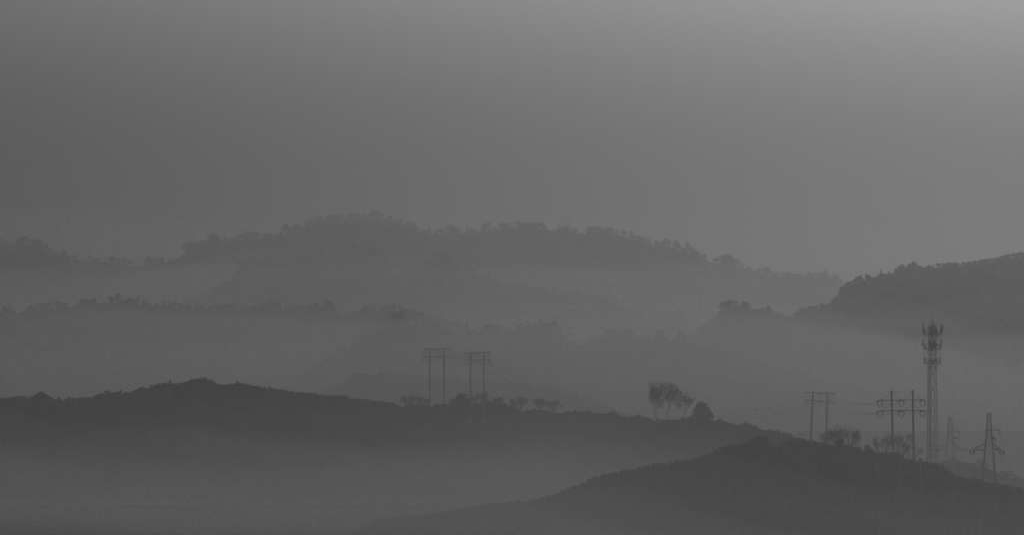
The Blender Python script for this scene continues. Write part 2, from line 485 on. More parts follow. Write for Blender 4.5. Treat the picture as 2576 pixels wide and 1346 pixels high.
skyline_trees(H3, 1790, 2640, 12, .2, TM, ('conifers on the right hill', 'trees on the right hill'),
              lab([(1980, 'in the pale clump at the left foot of the right hill'), (2120, 'on the steep left side of the right hill'), (2250, 'on the shoulder of the right hill left of the mast'), (2400, 'on the right hill directly above the telecom mast'), (3000, 'on the right hill crest right of the mast')], 'dark rounded tree '), 'round_tree', minh=2)
skyline_trees(H8, 860, 1520, 17, 0, TM, ('', 'small trees on the pale knoll'), lab([(1240, 'on the pale knoll behind the left pole structures'), (3000, 'on the pale knoll right of the left pole structures')], 'pale small tree '), 'round_tree', wmin=1.0, wmax=1.6)
skyline_trees(H2, -60, 2110, 15, 0, TS, ('', 'shrubs along the near left crest'),
              lab([(100, 'on the near left crest at the picture edge'), (330, 'on the low part of the near left crest'), (460, 'on the rise left of the near left summit'), (600, 'on the very top of the near left hill'), (900, 'on the smooth slope right of the near left summit'), (1240, 'at the feet of the two left pole structures'), (1620, 'between the left pole structures and the tall thin trees'), (1740, 'beneath the tall thin trees'), (3000, 'on the crest falling towards the right pole structures')], 'low dark shrub '), 'shrub', cat='shrub', wmin=.7, wmax=1.9, minh=.9, jitter=5)
skyline_trees(H1, 895, 2600, 13, 0, TS, ('', 'shrubs along the nearest crest'),
              lab([(1330, 'on the low left tip of the nearest hill'), (1780, 'on the rising left side of the nearest hill'), (2060, 'in the dark clumps left of the small twin-pole structure'), (2230, 'between the two right pole structures'), (2360, 'at the foot of the telecom mast'), (3000, 'around the front lattice pylon')], 'low dark shrub '), 'shrub', cat='shrub', wmin=.7, wmax=1.9, minh=.7, jitter=5)
skyline_trees(H1B, 2330, 2600, 11, 0, TS, ('', 'shrubs behind the lattice pylons'), lab([(3000, 'on the pale slope behind the lattice pylons')], 'pale misty shrub '), 'shrub', cat='shrub', minh=.8)


# ------------------------------------------------------------------ bare and thin trees
def grow(mb, p, d, L, r, depth, tips, spread, up, nkid=(2, 3), minr=.012):
    q = p + d * L
    mid = p + d * (L * .5) + Vector((random.uniform(-1, 1), random.uniform(-1, 1), random.uniform(-.5, .5))) * L * .05
    n = 5 if depth > 3 else 3
    mb.bar(p, mid, r, r * .85, n); mb.bar(mid, q, r * .85, r * .7, n)
    if depth == 0:
        tips.append(q); return
    for k in range(random.randint(*nkid)):
        a = Vector((random.uniform(-1, 1), random.uniform(-1, 1), random.uniform(-.6, 1))).normalized()
        nd = (d + a * spread + Vector((0, 0, up))).normalized()
        st = q if k == 0 else p + d * (L * random.uniform(.45, .95))
        grow(mb, st, nd, L * random.uniform(.66, .88), max(r * (.68 if k == 0 else .55), minr), depth - 1, tips, spread, up, nkid, minr)


def tree(name, px, pyb, pyt, D, label, stems=1, lean=.1, depth=6, spread=.6, up=.12, leaf=0, leafsize=.12, width=None, group=None, trunk_r=.1, seed=1, nkid=(2, 3), minr=.02, clump=1.0, first=.26, blobs=None):
    random.seed(seed)
    x, y, zb = P(px, pyb, D)
    H = (pyb - pyt) / F * D
    base = (x, y, zb)
    mb = MB(); tips = []
    for s_ in range(stems):
        a = 6.283 * s_ / max(stems, 1) + random.uniform(-.5, .5)
        d = Vector((math.cos(a) * lean, math.sin(a) * lean * .6, 1)).normalized()
        grow(mb, Vector((0, 0, -.25)), d, H * first, trunk_r, depth, tips, spread, up, nkid, minr)
    zs = max(v[2] for v in mb.v)
    xs = [v[0] for v in mb.v]
    k = H / zs
    kx = k if width is None else width / F * D / (max(xs) - min(xs))
    mb.v = [(a * kx, b * kx, c * k) for a, b, c in mb.v]
    root = empty(name, base, label, 'tree', group)
    mb.build('branches', M_BARK, root)
    if leaf or blobs:
        T = np.array([(t.x * kx, t.y * kx, t.z * k) for t in tips])
        T = T[T[:, 2] > H * .28]
        C = T[rng.integers(len(T), size=leaf)] + rng.normal(0, .16 * clump, (leaf, 3))
        if blobs:
            s_ = D / F
            for (bx, bz, rx, rz, n) in blobs:
                n = int(n * 1.25)
                d3 = rng.normal(0, 1, (n, 3)); d3 /= np.linalg.norm(d3, axis=1, keepdims=True)
                d3 *= rng.uniform(0, 1, (n, 1)) ** .4 * rng.normal(1, .08, (n, 1))
                C = np.vstack([C, np.stack([(bx + d3[:, 0] * rx) * s_, d3[:, 1] * rx * s_, (bz + d3[:, 2] * rz) * s_], 1)])
        leaf = len(C)
        C[:, 2] = np.minimum(C[:, 2], H)
        V, Q = leaf_quads(C, rng.normal(0, 1, (leaf, 3)), rng.uniform(.5, 1.2, leaf) * leafsize)
        link('crown', np_mesh('crown', V, Q, M_LEAF2), parent=root)
    return root


tree('thin_tree', 1651, 1064, 956, 962, 'tall forked thin-leaved tree, left of the three slender trees on the crest', stems=2, lean=.12, depth=7, spread=.42, up=.34, leaf=500, leafsize=.075, clump=1.7, width=40, seed=3, first=.34, blobs=[(-15, 72, 8, 22, 380), (-6, 88, 9, 19, 420), (6, 84, 8, 22, 420), (3, 60, 11, 20, 520), (-12, 54, 8, 14, 260), (14, 92, 5, 12, 150), (10, 44, 7, 12, 220)], group='slender trees on the crest', trunk_r=.10, minr=.02)
tree('thin_tree', 1677, 1062, 961, 960, 'broad-crowned slender tree in the middle of the three on the crest', stems=1, lean=.12, depth=8, spread=.5, up=.2, leaf=400, leafsize=.075, clump=1.9, width=54, seed=12, first=.3, blobs=[(-8, 84, 11, 16, 480), (6, 88, 12, 14, 520), (20, 80, 12, 16, 480), (30, 66, 9, 15, 320), (26, 50, 11, 14, 380), (10, 62, 14, 18, 620), (-6, 62, 10, 16, 380), (-12, 48, 8, 12, 220), (34, 40, 8, 9, 200)], group='slender trees on the crest', trunk_r=.12, minr=.02)
tree('thin_tree', 1719, 1060, 988, 961, 'sparse leaning tree, shortest of the three slender trees on the crest', stems=1, lean=.1, depth=7, spread=.62, up=.12, leaf=200, leafsize=.065, clump=1.5, width=44, seed=21, blobs=[(-8, 52, 11, 16, 260), (8, 56, 10, 14, 170), (-12, 36, 8, 9, 120), (10, 40, 9, 10, 90)], group='slender trees on the crest', trunk_r=.08, minr=.018)
tree('bare_tree', 2118, 1150, 1063, 690, 'round leafless tree with fanned branches right of the small twin-pole structure', stems=11, lean=.85, depth=6, spread=.6, up=.16, width=112, seed=31, first=.3, trunk_r=.05, minr=.009, group='bare trees on the nearest crest')
tree('bare_tree', 2222, 1150, 1094, 705, 'leafless young tree left of the large twin-pole structure', stems=6, lean=.6, depth=5, spread=.6, up=.2, width=72, seed=6, trunk_r=.035, minr=.008, group='bare trees on the nearest crest')
tree('bare_tree', 2268, 1155, 1082, 708, 'dense leafless tree between the two poles of the large structure', stems=7, lean=.6, depth=5, spread=.6, up=.18, width=80, seed=8, trunk_r=.045, minr=.009, leaf=120, leafsize=.06, group='bare trees on the nearest crest')
tree('bare_tree', 2292, 1158, 1112, 712, 'low leafless tree leaning right beside the large structure\'s right pole', stems=3, lean=.8, depth=5, spread=.5, up=.05, width=60, seed=10, trunk_r=.05, minr=.012, group='bare trees on the nearest crest')
tree('bare_tree', 2075, 1140, 1085, 712, 'small leafless tree behind the right pole of the small structure', stems=3, lean=.4, depth=5, spread=.5, up=.2, width=36, seed=14, trunk_r=.04, minr=.01, group='bare trees on the nearest crest')
for i, (px, b, t, w, ds) in enumerate([(895, 1012, 1000, 60, 'at the end of the smooth slope'), (1030, 1022, 984, 46, 'left of the first pole structure'), (1062, 1022, 992, 30, 'touching the left pole of the first structure'),
                                   (1150, 1022, 992, 36, 'between the two left pole structures'), (1205, 1024, 975, 44, 'between the poles of the second structure'), (1250, 1022, 990, 40, 'right of the second pole structure'),
                                   (1306, 1032, 984, 46, 'with a flat twiggy crown alone on the crest'), (1358, 1030, 990, 34, 'just right of the flat-crowned tree'), (1392, 1034, 998, 36, 'last before the bare crest towards the slender trees'), (845, 1010, 990, 60, 'on the smooth slope far left of the poles'), (60, 1010, 992, 70, 'near the left picture edge'), (20, 1012, 996, 40, 'at the left picture edge')]):
    tree('bare_tree', px, b, b - (b - t) * .8, crestD(px) + 4, 'wispy leafless tree ' + ds, stems=8, lean=.9, depth=5, spread=.7, up=.12, width=w * 1.35, seed=40 + i, trunk_r=.035, minr=.009, first=.2, clump=1.6,
         leaf=90, leafsize=.045, group='wispy trees on the left crest')

# dark bushy tree beside the slender trees
root = empty('bushy_tree', P(1765, 1066, 958), 'dense dark leafy tree right of the three slender trees', 'tree')
mb = MB()
mb.bar((0, 0, -.3), (.1, 0, 2.2), .16, .08, 6); mb.bar((0, 0, .6), (-1.0, .3, 2.2), .08, .04, 5); mb.bar((0, 0, .6), (1.2, -.2, 2.4), .08, .04, 5)
mb.build('trunk', M_BARK, root)
C, N, S_ = [], [], []
s = 958 / F
lobes = [(0, 0, 47, 9), (-7, 2, 44, 8), (8, -2, 43, 8), (-2, 0, 36, 13), (-12, 1, 27, 11), (13, -1, 28, 12), (0, 2, 22, 15), (-20, 0, 16, 9), (19, 2, 17, 12), (-8, -3, 12, 13), (10, 2, 12, 12), (-27, 0, 7, 7), (24, 0, 22, 7), (16, -2, 36, 6), (-14, 0, 36, 5)]
for (lx, ly, lz, lr) in lobes:
    k = int(190 * (lr / 8) ** 2)
    d = rng.normal(0, 1, (k, 3)); d /= np.linalg.norm(d, axis=1, keepdims=True)
    C.append((np.array([lx, ly, lz]) + d * lr * rng.uniform(.6, 1.08, (k, 1))) * s); N.append(d)
C = np.vstack(C); N = np.vstack(N)
V, Q = leaf_quads(C, N, rng.uniform(.6, 1.3, len(C)) * .13)
link('crown', np_mesh('crown', V, Q, M_LEAF2), parent=root)

# dark bushes at the foot of the round bare tree and left of the small structure
for i, (px, b, t, w, D, lb) in enumerate([(2112, 1148, 1098, 30, 688, 'dark dense bush at the foot of the round leafless tree'),
                                       (1912, 1145, 1096, 58, 697, 'broad dark bush standing highest left of the small twin-pole structure'),
                                       (1990, 1148, 1104, 62, 697, 'broad dark bush just left of the small twin-pole structure'),
                                       (1157, 1030, 990, 40, 1003, 'pointed dark bush between the two left pole structures'),
                                       (104, 1012, 986, 46, 1003, 'rounded dark bush near the left picture edge'),
                                       (508, 980, 950, 70, 1003, 'wide dark bush crowning the near left summit'),
                                       (2180, 1152, 1118, 18, 700, 'small pointed bush left of the large twin-pole structure'),
                                       (2250, 1150, 1138, 60, 698, 'low dense bush at the foot of the large structure\'s left pole')]):
    x, y, z = P(px, b, D)
    h = (b - t) / F * D; wd = w / F * D
    V, Q = t_round(520, .5, 10, .06, -.1)
    ww = V[:, 0].max() - V[:, 0].min()
    V = V * np.array([wd / ww, wd / ww, h / V[:, 2].max()])
    o = link('bush', np_mesh('bush', V, Q, M_LEAF2), (x, y, z))
    tag(o, lb, 'bush')

# pale dry stalks on the nearest hill
it = []
def dry(hl, px0, px1, py0, py1, n, hh):
    c = 0; tries = 0
    while c < n and tries < n * 60:
        tries += 1
        px, py = rng.normal((px0 + px1) / 2, (px1 - px0) / 3), rng.normal((py0 + py1) / 2, (py1 - py0) / 3)
        # march the sight line down to the slope
        D0 = hl.depth(px)
        for y in np.arange(D0 - 130, D0 + 5, 1.0):
            x = (px - 1288) / F * y
            z = CZ + (HY - py) / F * y
            if hl.h(x, y) >= z:
                it.append((x, y, hl.h(x, y) + .2, rng.uniform(.6, 1.2) * hh, rng.uniform(.4, .8))); c += 1
                break
TH = [t_round(9, .25, 3, .12, 0)]
for a in ((1960, 2060, 1240, 1300, 40, 1.1), (2080, 2140, 1225, 1270, 50, 1.2), (2110, 2180, 1250, 1290, 20, 1.0), (1930, 2010, 1275, 1300, 30, 1.0), (2020, 2060, 1290, 1340, 30, 1.0), (2150, 2200, 1290, 1330, 15, 1.0)):
    dry(H1, *a)
for a in ((530, 590, 1062, 1072, 14, 1.0), (480, 520, 978, 986, 14, .9), (545, 580, 1115, 1125, 18, .8)):
    dry(H2, *a)
tag(link('dry_grass', scatter_mesh('dry_grass', it, M_DRY, TH)), 'pale dry stalks speckling the dark slopes', 'dry grass', kind='stuff')

# pale rocks
def rock(px, py, D, w, h, label):
    x, y, z = P(px, py, D)
    z = P(px, py, D)[2]
    V = []
    import bmesh
    bm = bmesh.new(); bmesh.ops.create_icosphere(bm, subdivisions=2, radius=1)
    for v in bm.verts:
        k = 1 + .35 * noise.noise(v.co * 1.7 + Vector((px, 0, 0)))
        v.co = Vector((v.co.x * k * w / 2 / F * D, v.co.y * k * w / 2 / F * D, v.co.z * k * h / 2 / F * D))
    me = bpy.data.meshes.new('rock'); bm.to_mesh(me); bm.free(); me.materials.append(M_ROCK)
    o = link('rock', me, (x, y, z)); tag(o, label, 'rock', 'pale rocks on the hills')


def slope_D(hl, px, py):
    D0 = hl.depth(px)
    for y in np.arange(D0 - 150, D0 + 5, .5):
        if hl.h((px - 1288) / F * y, y) + .3 >= CZ + (HY - py) / F * y:
            return y
    return D0


for px, py, w, h, l in ((1443, 1054, 9, 5, 'flat pale rock on the crest right of the wispy trees'), (1452, 1055, 5, 5, 'small pale rock touching the flat pale rock'), (1478, 1058, 5, 3, 'tiny pale rock between the flat rock and the upright one'), (1491, 1058, 7, 5, 'pale rock at the right end of the crest rock row'),
                     (1661, 1067, 8, 5, 'pale rock under the tall forked tree'), (611, 1068, 9, 8, 'pale rock alone on the near left slope'), (602, 1064, 7, 4, 'small pale rock above the lone slope rock'), (2048, 1134, 4, 6, 'tiny bright stone between the small structure\'s poles'), (2003, 1276, 4, 4, 'tiny pale stone low on the nearest slope')):
    hl = H1 if py > 1130 else H2
    rock(px, py, slope_D(hl, px, py) - 1.5, w, h, l)


# ------------------------------------------------------------------ twin-pole power structures
INSUL = {}


def string(mb, p, q, n=6, r=.11):
    p = Vector(p); q = Vector(q)
    mb.bar(p, q, .035, n=5)
    for i in range(n):
        c = p.lerp(q, (i + .7) / (n + .4))
        d = (q - p).normalized() * .04
        mb.bar(c - d, c + d, r, r * .6, 7)
    return mb


def hframe(name, D, poles, arms, base_py, label, group, pr=.17, vbrace=True, dashed=False):
    """poles: (px_top, py_top, px_bottom, py_bottom); arms: (px0, py0, px1, py1)"""
    cx = sum(p[2] for p in poles) / len(poles)
    bx, by, _ = P(cx, base_py, D)
    bz = min(zg(P(p[2], p[3], D)[0], D) for p in poles)
    org = (bx, by, bz)
    root = empty(name, org, label, 'power pole', group)
    L = lambda p: (p[0] - org[0], p[1] - org[1], p[2] - org[2])
    ends = []
    for (xt, yt, xb, yb) in poles:
        t = L(P(xt, yt, D)); b = L(P(xb, yb, D))
        zb = zg(b[0] + org[0], D) - org[2] - .6
        d = Vector(t) - Vector(b)
        b2 = Vector(b) + d * ((zb - b[2]) / d.z) if d.z else Vector(b)
        MB().bar(b2, t, pr, pr * .72, 10).build('pole', M_CONC, root)
    for j, (x0, y0, x1, y1) in enumerate(arms):
        a = Vector(L(P(x0, y0, D))); c = Vector(L(P(x1, y1, D)))
        off = Vector((0, -pr - .06, 0))
        MB().bar(a + off, c + off, .085).bar(a - off * .9, c - off * .9, .05).build('crossarm', M_STEEL, root)
        def polex(p, y):
            k = (y - p[1]) / (p[3] - p[1]); return p[0] + (p[2] - p[0]) * k
        if vbrace:
            for p in poles:
                px_ = polex(p, y0)
                foot = Vector(L(P(polex(p, y0 + 11), (y0 + y1) / 2 + 11.5, D))) + off
                span = (x1 - x0) * .22
                m = MB()
                for sx in (-1, 1):
                    m.bar(foot, Vector(L(P(px_ + sx * span, (y0 + y1) / 2 + .6, D))) + off, .06)
                m.build('brace', M_STEEL, root)
        else:
            m = MB()
            tips = [x0 + 2, (x0 + x1) / 2 - 2, (x0 + x1) / 2 + 2, x1 - 2]
            for i, p in enumerate(poles):
                topy = y0 - 20 if j == 0 else y0 - 15.5
                for tx in tips[2 * i:2 * i + 2]:
                    m.bar(Vector(L(P(polex(p, topy), topy, D))), Vector(L(P(tx, y0 - 1, D))), .03, n=4)
            m.build('stay_rod', M_STEEL, root)
        for k in (0, .5, 1):
            p = a.lerp(c, k)
            if vbrace:
                m = string(MB(), p + Vector((0, -.05, 0)), p + Vector((0, -.05, -1.0 * D / 985)), 5, .13)
                m.build('insulator', M_INS, root)
                ends.append(tuple(p + Vector((0, 0, -1.05 * D / 985)) + Vector(org)))
            else:
                m = MB()
                string(m, p + Vector((-.15, -.1, -.05)), p + Vector((-.62, -.9, -.28)), 6, .12)
                string(m, p + Vector((.15, .1, -.05)), p + Vector((.5, .9, -.2)), 6, .12)
                pts = [p + Vector((-.55 + .55 * (1 - math.cos(t)), -.9 + 1.8 * t / math.pi, -.28 - .85 * math.sin(t))) for t in np.linspace(0, math.pi, 12)]
                m.path(pts, .06)
                m.build('insulator', M_INS, root)
                ends.append((tuple(p + Vector((-.62, -.9, -.28)) + Vector(org)), tuple(p + Vector((.5, .9, -.2)) + Vector(org))))
    if not vbrace:
        p0, p1 = poles
        m = MB(); m.bar(L(P(p0[0], p0[1] + 2, D)), L(P(p1[0], p1[1] + 2, D)), .035)
        m.build('stay_rod', M_STEEL, root)
        for p in poles:
            t = Vector(L(P(p[0], p[1], D)))
            MB().bar(t + Vector((0, 0, -.1)), t + Vector((0, 0, .12)), pr * 1.05, pr * .9, 8).build('pole_cap', M_STEEL, root)
    return root, ends


GP = 'twin-pole power structures'
E1 = hframe('power_pole', 1018, [(1081.5, 876, 1081, 1030), (1117, 877.5, 1116.5, 1028)], [(1066, 880, 1137, 879), (1066, 899, 1137, 898)], 1022, 'leftmost twin-pole power structure on the left crest', GP, pr=.17)[1]
E2 = hframe('power_pole', 990, [(1183.5, 887, 1183.5, 1035), (1217, 886, 1217.5, 1062)], [(1167.5, 890, 1234.5, 888), (1167.5, 907, 1234, 906.5)], 1045, 'twin-pole power structure with the long right pole standing on the slope of the left hill', GP, pr=.18)[1]
E3 = hframe('power_pole', 993, [(2045, 986.5, 2038.5, 1135), (2082, 989, 2077, 1138)], [(2026, 988.5, 2100.5, 990.5), (2026, 1008.5, 2100, 1010.5)], 1135, 'small twin-pole power structure with braced crossarms left of the round leafless tree', GP, pr=.24)[1]
E4 = hframe('power_pole', 715, [(2242.5, 985.5, 2246.5, 1142), (2296, 985, 2299, 1180)], [(2214, 1008.3, 2321.5, 1007), (2214, 1034.8, 2321.5, 1034)], 1150, 'large thick twin-pole power structure with cable stays beside the telecom mast', GP, pr=.2, vbrace=False)[1]
E5 = hframe('power_pole', 1620, [(1685.3, 777, 1685.5, 856), (1709, 777, 1709, 856)], [(1675.5, 797, 1720, 797)], 850, 'very faint distant twin-pole structure above the slender trees', GP, pr=.2)[1]
E6 = hframe('power_pole', 2000, [(417, 731, 417, 770), (444, 729, 444, 775)], [(404, 731, 457, 731)], 770, 'almost invisible distant twin-pole structure on the lower left rise', GP, pr=.17)[1]


def mast(name, px, yt, yb, D, label, r=.12):
    x, y, z = P(px, yb, D)
    z = min(z, zg(x, y))
    ht = P(px, yt, D)[2]
    root = empty(name, (x, y, z - .3), label, 'mast')
    MB().bar((0, 0, 0), (0, 0, ht - z + .3), r, r * .6, 8).build('pole', M_CONC, root)
    MB().bar((-.7, 0, ht - z - .6), (.7, 0, ht - z - .6), .07).build('crossarm', M_STEEL, root)


mast('utility_pole', 943, 880, 925, 1195, 'thin faint pole on the pale knoll left of the first structure')
mast('utility_pole', 802, 570, 635, 2110, 'thin faint pole below the dome-shaped summit', r=.22)
mast('utility_pole', 2018, 1082, 1112, 800, 'thin short pole left of the small twin-pole structure', r=.06)


# cables
def cable(p, q, sag, label, r=.03, n=24):
    p = Vector(p); q = Vector(q)
    pts = []
    for i in range(n + 1):
        t = i / n
        v = p.lerp(q, t); v.z -= sag * 4 * t * (1 - t)
        pts.append(v)
    org = tuple(p)
    m = MB().path(pts, r)
    o = m.build('power_cable', M_CABLE, None, org)
    tag(o, label, 'cable', 'cables of the power line')


AR = ['upper arm, left', 'upper arm, middle', 'upper arm, right', 'lower arm, left', 'lower arm, middle', 'lower arm, right']
for i in range(6):
    cable(E1[i], E2[i], .5, f'thin cable between the two left pole structures, {AR[i]} insulator', r=.03)
    cable(E2[i], E3[i], [9.0, 9.4, 9.8, 9.2, 9.6, 10.0][i], f'long sagging cable crossing behind the crest, {AR[i]} insulator', r=.03)
    cable(E3[i], E4[i][1], 1.1, f'thin cable between the two right pole structures, {AR[i]} insulator', r=.032)
for k, (i, pxb) in enumerate(((3, 2215), (4, 2270), (5, 2324))):
    a = E4[i][0]
    e = P(pxb, 1560, 470)
    cable(a, e, 0.6, 'pale cable dropping from the large structure to the valley, ' + AR[i].split(', ')[1] + ' of its lower arm', r=.02)
for px0, y0, px1, y1, lb in ((-60, 1240, 900, 1305, 'upper faint cable low at the left picture edge'), (-60, 1302, 500, 1370, 'lower faint cable low at the left picture edge')):
    cable(P(px0, y0, 520), P(px1, y1, 600), .4, lb, r=.011)


# ------------------------------------------------------------------ lattice pylons
def lattice(mb, levels, r=.06, brace=.035, rot=0.0, single=False, horiz=True):
    odd = 0
    """levels: (z, half width) from the top down; four legs, crossed braces"""
    def cn(z, w, k):
        a = rot + math.pi / 4 + k * math.pi / 2
        return Vector((math.cos(a) * w * 1.414, math.sin(a) * w * 1.414, z))
    for (z0, w0), (z1, w1) in zip(levels, levels[1:]):
        for k in range(4):
            mb.bar(cn(z0, w0, k), cn(z1, w1, k), r)
            k2 = (k + 1) % 4
            if not single or odd % 2 == 0:
                mb.bar(cn(z0, w0, k), cn(z1, w1, k2), brace)
            if not single or odd % 2 == 1:
                mb.bar(cn(z0, w0, k2), cn(z1, w1, k), brace)
            if horiz:
                mb.bar(cn(z1, w1, k), cn(z1, w1, k2), brace)
        odd += 1
    z, w = levels[0]
    for k in range(4):
        mb.bar(cn(z, w, k), cn(z, w, (k + 1) % 4), r * .8)


def pylon(px, D, ytop, prof, base_py, arm_up, arm_low, stub, label, tk=1.0, slant=False):
    s = D / F
    x, y, _ = P(px, base_py, D)
    zt = P(px, ytop, D)[2]
    zb = min(zg(x + dx, y + dy) for dx in (-1.6, 1.6) for dy in (-1.6, 1.6))
    root = empty('lattice_pylon', (x, y, zb), label, 'pylon', 'steel lattice pylons')
    Z = lambda py: zt - (py - ytop) * s - zb
    lv = []
    pys = [p[0] for p in prof]; ws = [p[1] for p in prof]
    yy = ytop
    base = ytop + (zt - zb) / s
    while yy < base + 4:
        w = np.interp(yy, pys, ws)
        if yy > pys[-1]: w = ws[-1] + (yy - pys[-1]) * .032
        lv.append((Z(yy), w / 2 * s)); yy += w * 1.15
    lv.append((Z(base) - .4, (ws[-1] + max(0, base - pys[-1]) * .065) / 2 * s))
    mb = MB(); lattice(mb, lv, r=.05 * tk, brace=.017 * tk, rot=.0)
    mb.build('lattice_body', M_STEEL, root)
    wa = lambda py: float(np.interp(py, pys, ws)) / 2 * s
    # upper arm (one side)
    (y0, ystay, reach) = arm_up
    m = MB(); tip = Vector((reach * s, 0, Z(y0)))
    for sy in (-1, 1):
        m.bar((-wa(y0), sy * wa(y0), Z(y0)), tip, .06 * tk); m.bar((wa(ystay), sy * wa(ystay), Z(ystay)), tip + Vector((0, 0, .05)), .035 * tk)
    m.build('crossarm', M_STEEL, root)
    string(MB(), tip, tip + Vector((0, 0, -15 * s)), 7, .1 * tk).build('insulator', M_INS, root)
    # stub insulator beside the body
    m = MB(); c = Vector((wa(stub) + .05, -.1, Z(stub)))
    if slant:
        string(m, c, c + Vector((14 * s, -.7, -.15)), 7, .12); string(m, c + Vector((0, .25, .12)), c + Vector((12 * s, .6, 0)), 7, .12)
    else:
        string(m, c, c + Vector((.45, -.9, -.35)), 7, .13); string(m, c + Vector((-.1, .1, .1)), c + Vector((.5, .9, -.2)), 7, .13)
        m.path([c + Vector((.45, -.9 + 1.8 * t, -.35 - .4 * math.sin(t * 3.14))) for t in np.linspace(0, 1, 8)], .04)
    m.build('insulator', M_INS, root)
    # lower arm, both sides
    (y1, ystay, l, r_) = arm_low
    for sx, reach in ((-1, l), (1, r_)):
        m = MB(); tip = Vector((sx * reach * s, 0, Z(y1)))
        for sy in (-1, 1):
            m.bar((sx * wa(y1), sy * wa(y1), Z(y1)), tip, .065 * tk)
            a = Vector((sx * wa(ystay), sy * wa(ystay), Z(ystay)))
            m.bar(a, tip, .05 * tk)
            for q in (.35, .68):
                t0 = Vector((sx * wa(y1), sy * wa(y1), Z(y1))).lerp(tip, q); t1 = a.lerp(tip, q)
                m.bar(t0, t1, .03 * tk)
            m.bar(Vector((sx * wa(y1), sy * wa(y1), Z(y1))).lerp(tip, .35), a.lerp(tip, .68), .03 * tk)
        m.build('crossarm', M_STEEL, root)
        m = MB()
        if slant:
            string(m, tip, tip + Vector((-.2 + 11 * s * (1 if sx > 0 else 1), -.8, -.25)), 8, .12); string(m, tip + Vector((0, 0, .05)), tip + Vector((-10 * s if sx < 0 else 4 * s, .8, -.1)), 8, .12)
        else:
            for ox in (-.22, .22):
                string(m, tip + Vector((ox, -.1, 0)), tip + Vector((ox * 1.6, -.35, -9.5 * s)), 6, .13)
            m.path([tip + Vector((-.3 + .6 * t, -.35, -9.5 * s - .05 * math.sin(t * 3.14))) for t in np.linspace(0, 1, 6)], .05)
            m.bar(tip + Vector((0, -.3, -10 * s)), tip + Vector((0, -.3, -17 * s)), .02)
        m.build('insulator', M_INS, root)
    return root


pylon(2488, 668, 1040, [(1040, 8), (1070, 10.5), (1116, 16.5), (1133, 22), (1187, 29), (1243, 36), (1340, 46)], 1320, (1083.5, 1070.5, 27.5), (1133.5, 1116, 43.5, 31.5), 1102, 'front steel lattice pylon with one upper arm, at the right side')
pylon(2390, 870, 1049.5, [(1049.5, 7.5), (1088, 11), (1117, 16), (1133, 19), (1170, 24)], 1200, (1088, 1077, 24.5), (1133, 1117, 36, 32), 1103, 'slightly hazier steel lattice pylon between the telecom mast and the front pylon', tk=1.05, slant=True)
pylon(2526, 1090, 1106, [(1106, 8), (1150, 13), (1190, 20), (1250, 28)], 1245, (1154, 1146, 24), (1199, 1188, 24, 24), 1170, 'very faint lattice pylon, palest of the three, beside the right edge', tk=.8)


# ------------------------------------------------------------------ telecom mast
TD = 780.0
ts = TD / F
tx, ty, _ = P(2346, 1160, TD)
tzb = min(zg(tx + a, ty + b) for a in (-1, 1) for b in (-1, 1)) - .2
root = empty('telecom_mast', (tx, ty, tzb), 'tall steel lattice telecom mast with three antenna platforms and a whip on top', 'telecom mast')
TZ = lambda py: CZ + (HY - py) * ts - tzb
TXo = lambda px: (px - 2346.3) * ts
lv = []
yy = 820.0
while yy < 1175 or CZ + (HY - yy) * ts > tzb:
    w = np.interp(yy, [820, 915, 1160], [16, 17.5, 27])
    lv.append((TZ(yy), w / 2 * ts * .78)); yy += w * .92
lv.append((-.3, lv[-1][1]))
mb = MB(); lattice(mb, lv, r=.05, brace=.03, rot=.3, single=True)
mb.build('lattice_shaft', M_STEEL, root)
# inner cable run and ladder
m = MB()
for k in range(3):
    m.bar((-.45 + .07 * k, -.1 + .05 * k, 0), (-.33 + .05 * k, -.05, TZ(835)), .025)
m.build('cable_run', M_CABLE, root)
m = MB()
lx0, lx1 = TXo(2331), TXo(2333.5)
for dx in (0, .38):
    m.bar((lx0 - .12 + dx, -.5, 0), (lx1 + dx, -.45, TZ(921)), .035)
zz = .4
while zz < TZ(922):
    k = zz / TZ(921); m.bar((lx0 - .12 + k * (lx1 - lx0 + .12), -.49, zz), (lx0 + .26 + k * (lx1 - lx0 + .12), -.49, zz), .02); zz += .4
zz = 2.5
while zz < TZ(925):
    k = zz / TZ(921); m.bar((lx0 + .2, -.49, zz), (-.5, 0, zz), .025); zz += 3.0
m.build('ladder', M_STEEL, root)
# top frame and whip
m = MB()
ap = Vector((0, 0, TZ(808)))
for k in range(4):
    a = .45 + math.pi / 4 + k * math.pi / 2
    m.bar((math.cos(a) * .72, math.sin(a) * .72, TZ(820)), ap, .035)
m.build('top_frame', M_STEEL, root)
MB().bar(ap + Vector((0, 0, -.5)), (0, 0, TZ(756)), .045, .02, 6).build('whip_antenna', M_STEEL, root)


